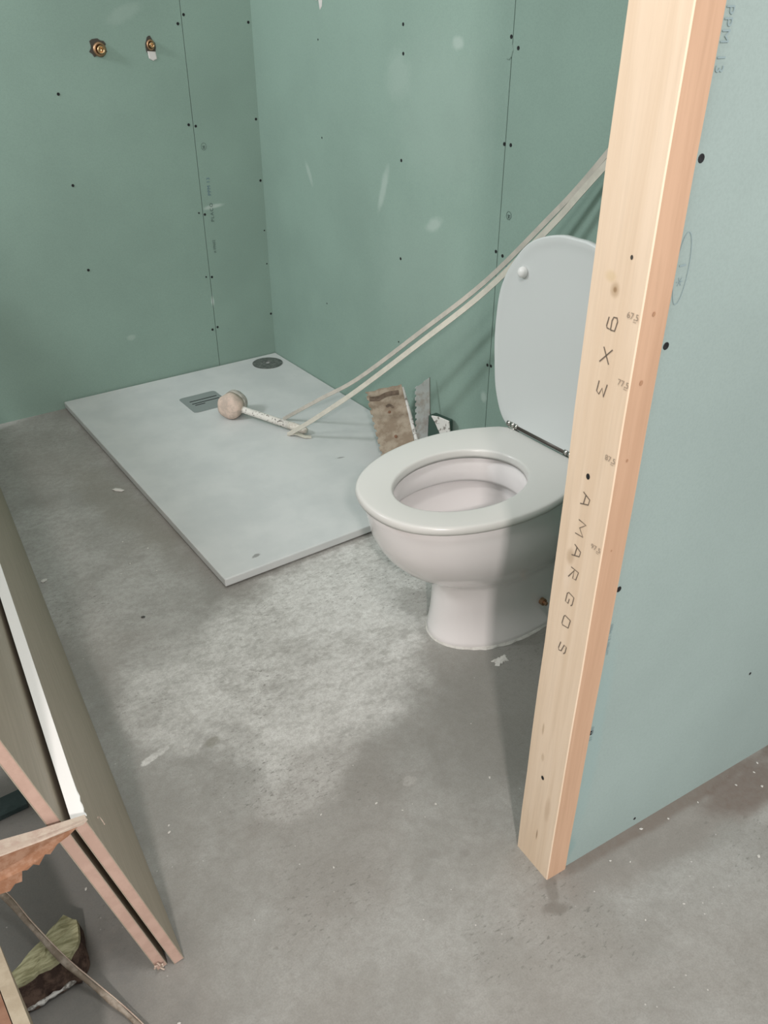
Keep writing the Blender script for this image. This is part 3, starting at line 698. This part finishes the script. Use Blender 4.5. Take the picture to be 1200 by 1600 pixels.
# near-right corner, width .082 along pw, depth .042 along pd; slightly irregular edges
bm = bmesh.new(); rings = []
for i in range(27):
    z = 2.5 * i / 26; wv = 0.0010 * math.sin(z * 7.3) + 0.0006 * math.sin(z * 23)
    c_ = .0015
    a_, b_ = 0.0 + wv * .5, .082 + (.003 * z / 1.3) + wv
    loc = [(0, a_ + c_), (0, b_ - c_), (c_, b_), (.0425, b_), (.0425, a_), (c_, a_)]
    rings.append([pb0 + px * u_ + pw * v_ + V((0, 0, z)) for u_, v_ in loc])
loft(bm, rings); timber = obj('timber', bm, M_post, post); timber.data.materials.append(M_heart)
for p_ in timber.data.polygons:
    if p_.normal.dot(-pw) > .9: p_.material_index = 1
fn = -px
def on_face(v_, z): return pb0 + pw * v_ + V((0, 0, z))
# handwriting: strokes given as (along, across): reading runs down the post, letter tops point right
GL = {'9': [[(.86, .5), (.84, .95), (.25, 1), (.05, .85), (.08, .5), (.3, .42), (.84, .5), (.82, .1), (.7, 0), (.15, .02)]],
      'X': [[(0, 1), (1, 0)], [(.95, 1), (.02, .05)]],
      '3': [[(.05, .95), (.95, .9), (.42, .52), (.9, .35), (.75, .02), (.02, .0)]],
      'A': [[(0, 0), (.32, .95), (.75, .95), (1, 0)], [(.1, .38), (.9, .38)]],
      'M': [[(0, 0), (.08, 1), (.5, .35), (.95, 1), (1, 0)]],
      'R': [[(0, 0), (.05, 1), (.8, .95), (.85, .55), (.1, .48), (.95, 0)]],
      'G': [[(.95, .85), (.8, 1), (.12, .95), (0, .15), (.15, 0), (.9, .05), (.92, .45), (.5, .45)]],
      'O': [[(.1, .95), (.0, .1), (.15, 0), (.85, 0), (1, .12), (.9, .95), (.1, .95)]],
      'S': [[(.95, .85), (.7, 1), (.1, .95), (.08, .6), (.85, .45), (.95, .1), (.75, 0), (0, .05)]]}
def hand(glyph, zc, vc, h, wdt, slant=0.0):
    bm = bmesh.new()
    for st_ in GL[glyph]:
        P = [on_face(vc - (q[1] - .5) * h + (q[0] - .5) * slant, zc - (q[0] - .5) * wdt) for q in st_]
        # letter tops point to the near-right corner (smaller v)
        ribbon_on(bm, P, .0016, fn, .0006)
    return bm
hw_ = [('9', .988, .041, .0145, .020), ('X', .949, .043, .0150, .020), ('3', .907, .042, .0145, .019), ('A', .752, .041, .0145, .019), ('M', .707, .042, .0145, .023),
       ('A', .669, .043, .0145, .019), ('R', .631, .043, .0150, .019), ('G', .588, .043, .0140, .020), ('O', .547, .043, .0140, .019), ('S', .498, .043, .0140, .018)]
for g_, z, v_, h_, w2 in hw_:
    obj('handwritten_letter', hand(g_, z, v_, h_, w2, .003), M_ink, post)
for s_, z, v_ in (('67,5', 1.006, .0205), ('77,5', .926, .0185), ('87,5', .826, .0195), ('97,5', .694, .0195)):
    text(s_, .0105, on_face(v_ , z - .004) + fn * .0004, -pw, (0, 0, 1), M_pencil, post, 'pencilled_number')
    bm = bmesh.new(); ribbon_on(bm, [on_face(v_ - .010, z - .0065), on_face(v_ - .015, z - .0065)], .0006, fn, .0008); obj('pencil_dash', bm, M_pencil, post)
def post_hole(c, n_, r, m):
    bm = bmesh.new(); n_ = V(n_); s = V((0, 0, 1)).cross(n_).normalized(); t = n_.cross(s)
    P = [V(c) + n_ * .0005 + s * math.cos(a) * r + t * math.sin(a) * r * 1.3 for a in [2 * math.pi * k / 14 for k in range(14)]]
    f = bm.faces.new([bm.verts.new(p) for p in P]); bmesh.ops.recalc_face_normals(bm, faces=bm.faces); obj('screw_hole', bm, m, post)
post_hole(on_face(.027, 1.067), fn, .0020, M_hole); post_hole(on_face(.043, .786), fn, .0033, M_dark); post_hole(on_face(.044, .218), fn, .0033, M_dark)
M_pkn = mat('small_brown_mark', (0.42, 0.24, 0.14), 0.7)
for u_, z, r_ in ((.019, 1.008, .0022), (.018, .926, .0026), (.017, .824, .0018), (.017, .690, .0014)):
    post_hole(pb0 + px * u_ + V((0, 0, z)), -pw, r_, M_pkn)

# ------------------------------------------------------------------ leaning boards, lower left
Pb = V((0.1674, 0.7939, 0)); tt = V((0.07788, 0.99696, 0)).normalized(); Qd = V((-0.2037, 0.0151, 0.9788)).normalized()
nb = tt.cross(Qd).normalized()
if nb.x < 0: nb = -nb        # points right, towards the toilet
def long_board(o_, height, thick, length, name, label, white):
    r_ = thing(name, label, 'board', o_, 'long boards standing on edge at the left')
    z0 = V(o_) + V((0, 0, thick * .22))
    bm = bmesh.new(); slab(bm, z0 - nb * .0012 + tt * .0006, tt * length, Qd * (height - .001), -nb * (thick - .0024)); obj('core', bm, M_mdf, r_)
    bm = bmesh.new(); slab(bm, z0, tt * length, Qd * height, -nb * .0012); obj('foil_face', bm, M_foil, r_)
    bm = bmesh.new(); slab(bm, z0 - nb * (thick - .0012), tt * length, Qd * height, -nb * .0012); obj('foil_face', bm, M_foil, r_)
    if white:
        bm = bmesh.new(); random.seed(4)
        n_ = 60; top = []
        a0 = z0 + Qd * (height - .0005)
        # primed edge, chipped where it stops short of the near end
        for i in range(n_ + 1):
            s_ = .006 + (length - .006) * (i / n_) ** 2; j1 = .004 * abs(noise.noise(V((s_ * 60, 1, 0)))) if s_ < .09 else 0
            top.append([a0 + tt * (s_ + (random.random() * .004 if i == 0 else 0)) + nb * (.0006 + j1), a0 + tt * s_ - nb * (thick + .0006),
                        a0 + tt * s_ - nb * (thick + .0006) + Qd * .0016, a0 + tt * s_ + nb * .0006 + Qd * .0016])
        loft(bm, top); obj('white_edge', bm, M_white, r_)
    return r_
long_board(Pb, .398, .0165, 2.15, 'door_frame_board', 'grey-brown board with white top edge, standing on its long edge on the floor', True)
P2 = Pb - nb * .0265 + tt * .004; P2.z = 0
lb2 = long_board(P2, .80, .0165, 2.15, 'door_frame_board', 'taller grey-brown board with raw pinkish end leaning behind the white-edged board', False)
random.seed(9); bm = bmesh.new()
c_ = P2 + tt * .001 + Qd * .018 - nb * .004
for k in range(7):
    p = c_ + Qd * (random.random() * .022 - .008) - nb * (random.random() * .012) - tt * .003
    tube(bm, [p, p + V((random.uniform(-.006, .006), -.005, random.uniform(-.004, .008)))], .0016, 5)
obj('splintered_corner', bm, M_palew, lb2)
# curl of shaving stuck on the face
bm = bmesh.new(); q = Pb + Qd * .33 + tt * .05 + nb * .002
tube(bm, [q + (Qd * math.cos(a) + tt * math.sin(a)) * .007 + nb * (.002 + .001 * a) for a in [k * .35 for k in range(12)]], .0009, 5)
tag(obj('shaving_curl', bm, M_palew, None, True, q), 'tiny curled shaving on the grey-brown board face near the broken panel', 'shaving')

# broken panel running out of the picture at the left from the white edge
bp = thing('broken_panel', 'broken board with pale top edge and torn orange-brown underside touching the white edge', 'board', (-.03, .79, .40))
topl = [(-.32, .655), (-.012, .446), (.030, .430), (.086, .4115)]
bm = bmesh.new()
def prismxz(bm, P, y0, y1):
    f_ = [bm.verts.new((x, y0(x) if callable(y0) else y0, z)) for x, z in P]; b_ = [bm.verts.new((x, y1(x) if callable(y1) else y1, z)) for x, z in P]
    bm.faces.new(f_); bm.faces.new(b_[::-1])
    for i in range(len(P)):
        j = (i + 1) % len(P); bm.faces.new((f_[j], f_[i], b_[i], b_[j]))
    bmesh.ops.recalc_face_normals(bm, faces=bm.faces)
yb = lambda x: .818 + .03 * min(0, x) ; yf = lambda x: .780 if x < 0 else .780 + x * .12
P = [(-.30, .515), (-.016, .4360), (.030, .4225), (.086, .4080), (.0875, .4040), (.081, .4000), (.030, .4130), (-.016, .4245), (-.30, .503)]
prismxz(bm, P, yf, lambda x: yf(x) + .015 - max(0, x) * .1); obj('pale_top_layer', bm, M_palew, bp)
P = [(-.30, .503), (-.016, .4245), (.030, .4130), (.078, .4005), (.060, .3920), (.045, .3895), (.034, .3800), (.028, .3850), (.018, .3730), (.012, .3800), (.004, .3765), (-.002, .3800), (-.006, .3620), (-.014, .3640), (-.022, .3560), (-.035, .3600), (-.10, .385), (-.30, .43)]
prismxz(bm := bmesh.new(), P, lambda x: yf(x) + .003, lambda x: yf(x) + .012); obj('torn_underside', bm, M_torn, bp)

# board end at the bottom-left corner
cb = thing('cut_board', 'reddish-brown board with beige edge standing in the bottom-left corner of the picture', 'board', (-.07, .68, 0))
e0, e1 = V((-.0545, .790, .30)), V((-.043, .560, .30)); lnx = V((-.010, 0, 0))
bm = bmesh.new(); slab(bm, V((e0.x - .016, e0.y, 0)), V((.016, 0, 0)), V((e1.x - e0.x, e1.y - e0.y, 0)), V((0, 0, .30))); obj('beige_edge', bm, M_beige, cb)
bm = bmesh.new(); slab(bm, V((e0.x - .30, e0.y - .030, 0)), V((.283, .028, 0)), V((e1.x - e0.x, e1.y - e0.y, 0)), V((0, 0, .297))); obj('brown_body', bm, M_brown, cb)

# mossy splintered chunk
ch = thing('splintered_block', 'yellow-green splintered block with dark broken side lying on the floor under the cable', 'block', (0, .91, 0))
topP = [(-.085, .872), (-.066, .894), (-.030, .911), (.004, .930), (.032, .945), (.047, .925), (.043, .900), (.033, .880), (.018, .866), (.004, .872), (-.012, .868), (-.030, .874), (-.050, .866)]
def ring_(P, z, k, cx=-.01, cy=.90, dz=.004, sd=0):
    return [V((cx + (x - cx) * k + noise.noise(V((x * 50, y * 50, sd))) * .003, cy + (y - cy) * k + noise.noise(V((x * 50, y * 50, sd + 4))) * .003, z + noise.noise(V((x * 40, y * 40, sd + 9))) * dz)) for x, y in P]
tp = []
for (x0, y0), (x1, y1) in zip(topP, topP[1:] + topP[:1]):
    for k in range(4): tp.append((x0 + (x1 - x0) * k / 4, y0 + (y1 - y0) * k / 4))
bm = bmesh.new(); loft(bm, [ring_(tp, .040, 1.0), ring_(tp, .050, .97), ring_(tp, .053, .6, sd=3), ring_(tp, .052, .2, sd=5)]); obj('mossy_top', bm, M_chunk, ch)
bm = bmesh.new(); loft(bm, [[p + V((.004, -.020 if p.y < .9 else 0, 0)) for p in ring_(tp, .003, .96, dz=.001)], [p + V((.003, -.016 if p.y < .9 else 0, 0)) for p in ring_(tp, .014, 1.0)], ring_(tp, .043, .985)]); obj('dark_side', bm, M_soil, ch)
bm = bmesh.new(); lp = catmull([V((x, y, .010)) for x, y in ((-.058, .853), (-.040, .851), (-.015, .852), (.010, .853), (.028, .865))], 6); tube(bm, [p + V((0, 0, .004 * noise.noise(p * 90))) for p in lp], [.0032 + .0025 * noise.noise(p * 120) for p in lp], 6); obj('crumbly_lip', bm, M_mort, ch)

# cable
cp = [(-.16, 1.16, .19), (-.09, 1.07, .145), (-.040, .988, .115), (-.016, .922, .088), (.009, .851, .072), (.036, .810, .032), (.055, .775, .014), (.070, .736, .009), (.095, .66, .008), (.13, .56, .008)]
cpt = catmull(cp, 8); bm = bmesh.new()
tube(bm, cpt, [.0046 + .0010 * math.sin(i * .45) for i in range(len(cpt))], 9)
cb_ = tag(obj('cable', bm, M_cable, None, True, (.07, .736, 0)), 'muddy grey-brown cable running over the splintered block on the floor', 'cable')
bm = bmesh.new(); tube(bm, [p + V((.0035, .003, .0035)) for p in cpt[6:60]], .0011, 5); obj('pale_sheath_edge', bm, M_palew, cb_, True)

# dark offcut under the boards
bm = bmesh.new(); slab(bm, (-.28, 1.232, .0005), (.324, .006, 0), (0, .045, 0), (0, 0, .012)); bevel(bm, .001, 1)
tag(obj('dark_offcut', bm, M_teal, None, False, (-.1, 1.25, 0)), 'dark teal flat offcut lying on the floor under the leaning boards', 'offcut')

# ------------------------------------------------------------------ crumbs and chips on the floor
def crumb_mesh(seed, flat=.35):
    random.seed(seed); bm = bmesh.new(); bmesh.ops.create_icosphere(bm, subdivisions=1, radius=1)
    for v in bm.verts:
        v.co *= random.uniform(.6, 1.15); v.co.z *= flat
    z0 = min(v.co.z for v in bm.verts)
    for v in bm.verts: v.co.z -= z0
    me = bpy.data.meshes.new('crumb'); bm.to_mesh(me); bm.free(); return me
def crumb(x, y, r, seed, m, name, label, group, sx=1.0, rot=0.0):
    me = crumb_mesh(seed); me.materials.append(m)
    o = bpy.data.objects.new(name, me); COL.objects.link(o); o.location = (x, y, 0); o.scale = (r * sx, r, r); o.rotation_euler.z = rot
    tag(o, label, 'debris', group)
G1 = 'plaster crumbs on the concrete'
crumb(.274, 1.962, .010, 1, M_crumb, 'plaster_crumb', 'white plaster crumb alone on the concrete just right of the leaning boards', G1)
random.seed(13); bm = bmesh.new(); P = []
for k in range(34):
    a = 2 * math.pi * k / 34; r_ = (.019 if abs(math.cos(a)) > .5 else .012) * random.uniform(.62, 1.15); P.append(V((1.058 + math.cos(a) * r_ * 1.25, 1.033 + math.sin(a) * r_ * .9, 0)))
cS = V((1.058, 1.033, 0)); loft(bm, [[p + V((0, 0, .0003)) for p in P], [cS + (p - cS) * .82 + V((0, 0, .0022)) for p in P]])
tag(obj('plaster_smear', bm, M_crumb, None, False, cS), 'flat white plaster smear on the floor right at the foot of the toilet', 'debris')
crumb(.604, 2.316, .012, 3, M_crumb, 'plaster_sliver', 'thin pale plaster sliver lying beside the long left edge of the shower tray', G1, 1.9, -.9)
crumb(.433, 1.663, .007, 4, M_crumbd, 'dark_chip', 'small dark chip on the concrete left of the front corner of the shower tray', None, .7, 1.0)
random.seed(21)
spots = [(.24, 1.033), (.25, 1.05), (.51, 2.02), (.55, 1.95), (.50, 1.90), (.53, 1.83), (.46, 1.88), (.35, 1.21), (.60, .86), (.63, .83), (.46, .80), (.68, .80), (.49, .90), (.81, .79),
         (1.081, .386), (1.09, .37), (.89, .50), (.86, .52), (.96, .54), (1.02, .53), (1.10, .52), (1.19, .50), (1.24, .49), (1.223, .46), (1.275, .50), (.83, .42), (.90, .40), (.13, .70), (.10, .93), (.08, 1.0)]
gm = [crumb_mesh(30 + k) for k in range(4)]
for me in gm: me.materials.append(M_crumb)
for i, (x, y) in enumerate(spots):
    o = bpy.data.objects.new('plaster_grain', gm[i % 4]); COL.objects.link(o); o.location = (x + random.uniform(-.01, .01), y + random.uniform(-.008, .008), 0)
    s_ = random.uniform(.0016, .0032); o.scale = (s_ * 1.3, s_, s_); o.rotation_euler.z = random.random() * 6
    where = 'along the foot of the blue-green partition' if (x > .8 and y < .6) else ('beside the long left edge of the shower tray' if y > 1.7 else ('in the open middle of the floor' if x > .3 else 'on the floor beside the leaning boards'))
    tag(o, 'tiny white plaster grain lying ' + where, 'debris', 'plaster grains ' + where)

for o in bpy.data.objects:
    if '_o' in o: del o['_o']
